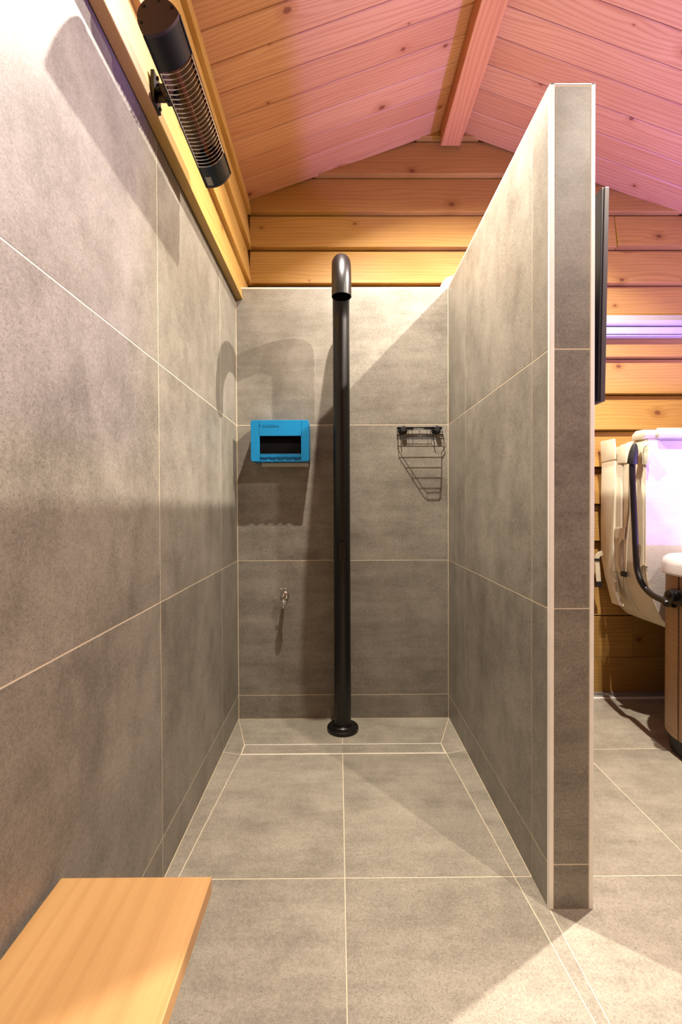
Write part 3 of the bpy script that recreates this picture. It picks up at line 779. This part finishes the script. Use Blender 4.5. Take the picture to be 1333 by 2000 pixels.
# ---------------------------------------------------------------- folded hot tub cover
CXL, CY0, CYM, CY1, CZT = 1.288, 1.906, 2.052, 2.198, 1.232
t = thing('tub_cover', 'beige vinyl hot tub cover folded upright between the hot tub and the plank wall', 'cover', (1.9, 2.04, 0.40))
def cover_poly(top, xo=0.0, bot=0.405):
    p = [(CXL + xo + 0.012, top), (CXL + xo, top - 0.03), (CXL + xo, 0.70)]
    p += [(CXL + xo + 0.0 + d_[0], d_[1]) for d_ in ((0.006, 0.64), (0.020, 0.58), (0.042, 0.52), (0.072, 0.465), (0.108, 0.425))]
    p += [(CXL + 0.16, bot), (2.9, bot), (2.9, top)]
    return p
for name, y0, y1, tp_ in (('cover_half', CY0, CYM - 0.003, CZT), ('cover_half', CYM + 0.003, CY1, CZT - 0.012)):
    h = link(name, prism(cover_poly(tp_), 'y', y0, y1, 0.010, 3), M['beige'], t, True)
    if y0 == CY0:
        h['label'] = 'front half, pale lining panel towards the tub'
        pp = [(x, z) for x, z in cover_poly(tp_ - 0.012, 0.006, 0.415)]
        link('lining', prism(pp, 'y', CY0 - 0.004, CY0 + 0.002, 0.0015), M['pale'], h)
        link('hem', tube([Vector((x, CY0 - 0.003, z)) for x, z in pp[:9]], 0.003, 6), M['strap'], h, True)
E_ = CXL - 0.001
def ep(x, y, o=0.0): return px(x, y, 'x', E_ - o)
def ribbon(pts, w, thick, mat, name, parent, axis='y'):
    """flat strap following pts on the end face"""
    b = bmesh.new(); P = [Vector(p) for p in pts]; prev = None; n = len(P)
    for i, p in enumerate(P):
        tt = (P[min(i + 1, n - 1)] - P[max(i - 1, 0)]).normalized()
        side = tt.cross(Vector((1, 0, 0)))
        if side.length < 0.3: side = Vector((0, 1, 0))
        side.normalize(); nn = tt.cross(side).normalized()
        ring = [b.verts.new(p + side * w / 2 * s1 + nn * thick / 2 * s2) for s1, s2 in ((-1, -1), (1, -1), (1, 1), (-1, 1))]
        if prev:
            for k in range(4): b.faces.new((prev[k], ring[k], ring[(k + 1) % 4], prev[(k + 1) % 4]))
        else: b.faces.new(ring[::-1])
        prev = ring
    b.faces.new(prev)
    return link(name, b, mat, parent, True)
# side skirt near the planks with its upright flap
sk = [ep(1179, 900), ep(1206, 893), ep(1204, 960), ep(1202, 1040), ep(1200, 1100), ep(1207, 1160), ep(1216, 1184), ep(1199, 1178), ep(1186, 1130), ep(1177.5, 1085), ep(1177, 1000)]
b = prism([(p.y, p.z) for p in sk], 'x', E_ - 0.008, E_ + 0.010, 0.002, 2)
link('side_skirt', b, M['beige'], t, True)
fl_ = [ep(1178, 862), ep(1204.5, 857), ep(1206.5, 876), ep(1207, 897), ep(1179.5, 903)]
link('flap', prism([(p.y, p.z) for p in fl_], 'x', E_ - 0.012, E_ - 0.004, 0.002, 2), M['beige'], t, True)
# top pocket band over the end, seams, zip
b = bmesh.new()
tp1 = [ep(1208, 905), ep(1226, 904), ep(1226, 866), ep(1216, 869), ep(1208.5, 876)]
link('top_band', prism([(p.y, p.z) for p in tp1], 'x', E_ - 0.006, E_ + 0.008, 0.002, 2), M['beige'], t, True)
tp2 = [ep(1246, 905), ep(1267, 908), ep(1272, 872), ep(1260, 866), ep(1245, 866)]
link('top_band', prism([(p.y, p.z) for p in tp2], 'x', E_ - 0.006, E_ + 0.008, 0.002, 2), M['beige'], t, True)
link('piping', tube(smoothp([ep(1268, 868, .008), ep(1260, 873, .008), ep(1257, 885, .008), ep(1258.5, 905, .008)]), 0.0011, 6), M['seam'], t, True)
for pts in ([(1222, 1050), (1227, 1010), (1229, 960), (1229.5, 910)], [(1218, 1125), (1219, 1140), (1221, 1165), (1229, 1190)], [(1202.5, 1049), (1222, 1054)], [(1199.5, 1115), (1217, 1122), (1236, 1132)], [(1248, 1064), (1252, 1068), (1250, 1100)]):
    link('seam', tube(smoothp([ep(x, y, 0.001) for x, y in pts]), 0.0010, 6), M['seam'], t, True)
link('zip', tube(smoothp([ep(x, y, 0.002) for x, y in ((1223, 1118), (1226, 1060), (1231, 1000), (1233, 930))]), 0.003, 6), M['strap'], t, True)
pk = [ep(1203, 1032), ep(1223, 1030), ep(1222, 1055), ep(1203, 1050)]
link('pocket_hem', prism([(p.y, p.z) for p in pk], 'x', E_ - 0.005, E_ + 0.004, 0.0015), M['beige'], t, True)
ribbon(smoothp([ep(1214, 1053, .004), ep(1206, 1066, .012), ep(1202.5, 1082, .016), ep(1204, 1100, .014), ep(1210, 1118, .004)]), 0.014, 0.003, M['strap'], 'handle', t)
k_ = ep(1219, 1121, 0.006)
link('buckle', box(k_.x - 0.008, k_.x + 0.006, k_.y - 0.018, k_.y + 0.012, k_.z - 0.012, k_.z + 0.012, 0.003, 2), M['rubber'], t)
# buckled tie-down strap hanging by the planks, and one at the arm
h0 = px(1173, 1082, 'y', 2.17); 
st = [px(1177, 1080, 'y', 2.172), px(1170, 1083, 'y', 2.170), px(1166.5, 1092, 'y', 2.170), px(1168, 1110, 'y', 2.170), px(1170, 1136, 'y', 2.170)]
def flat_strap(pts, w, th_, mat, name, parent):
    b = bmesh.new(); prev = None; P = smoothp([Vector(p) for p in pts], 4)
    for i, p in enumerate(P):
        tt = (P[min(i + 1, len(P) - 1)] - P[max(i - 1, 0)]).normalized(); nn = Vector((0, 1, 0)); side = tt.cross(nn).normalized()
        ring = [b.verts.new(p + side * w / 2 * a + nn * th_ / 2 * c_) for a, c_ in ((-1, -1), (1, -1), (1, 1), (-1, 1))]
        if prev:
            for k in range(4): b.faces.new((prev[k], ring[k], ring[(k + 1) % 4], prev[(k + 1) % 4]))
        else: b.faces.new(ring[::-1])
        prev = ring
    b.faces.new(prev); return link(name, b, mat, parent, True)
s_ = flat_strap(st, 0.022, 0.004, M['strap'], 'tie_strap', t)
for (x, y), hh in (((1167, 1093), 0.006), ((1170.5, 1141), 0.014)):
    p = px(x, y, 'y', 2.17)
    link('buckle', box(p.x - 0.014, p.x + 0.014, p.y - 0.006, p.y + 0.006, p.z - hh, p.z + hh, 0.002, 2), M['rubber'], s_)
s2 = flat_strap([px(1248, 1119, 'y', 1.936), px(1252, 1112, 'y', 1.918), px(1261, 1105, 'y', 1.897)], 0.024, 0.004, M['strap'], 'tie_strap', t)
p = px(1250, 1116, 'y', 1.927)
link('buckle', box(p.x - 0.008, p.x + 0.006, p.y - 0.006, p.y + 0.006, p.z - 0.012, p.z + 0.010, 0.002, 2), M['clear'], s2)
# rolled skirts along the top edge
q0, q1 = px(1250, 858, 'y', 1.93), px(1279, 852, 'y', 1.93)
link('rolled_skirt', prism([(1.915, CZT - 0.004), (1.897, CZT + 0.004), (1.893, CZT + 0.020), (1.905, CZT + 0.034), (1.96, CZT + 0.036), (1.985, CZT + 0.020), (1.985, CZT - 0.002)], 'x', q0.x, 2.88, 0.005, 2), M['beige'], t, True)
link('lining_skirt', prism([(1.898, CZT - 0.006), (1.884, CZT - 0.004), (1.880, CZT + 0.018), (1.890, CZT + 0.038), (1.906, CZT + 0.040), (1.896, CZT + 0.020)], 'x', q1.x - 0.010, 2.88, 0.002, 2), M['pale'], t, True)
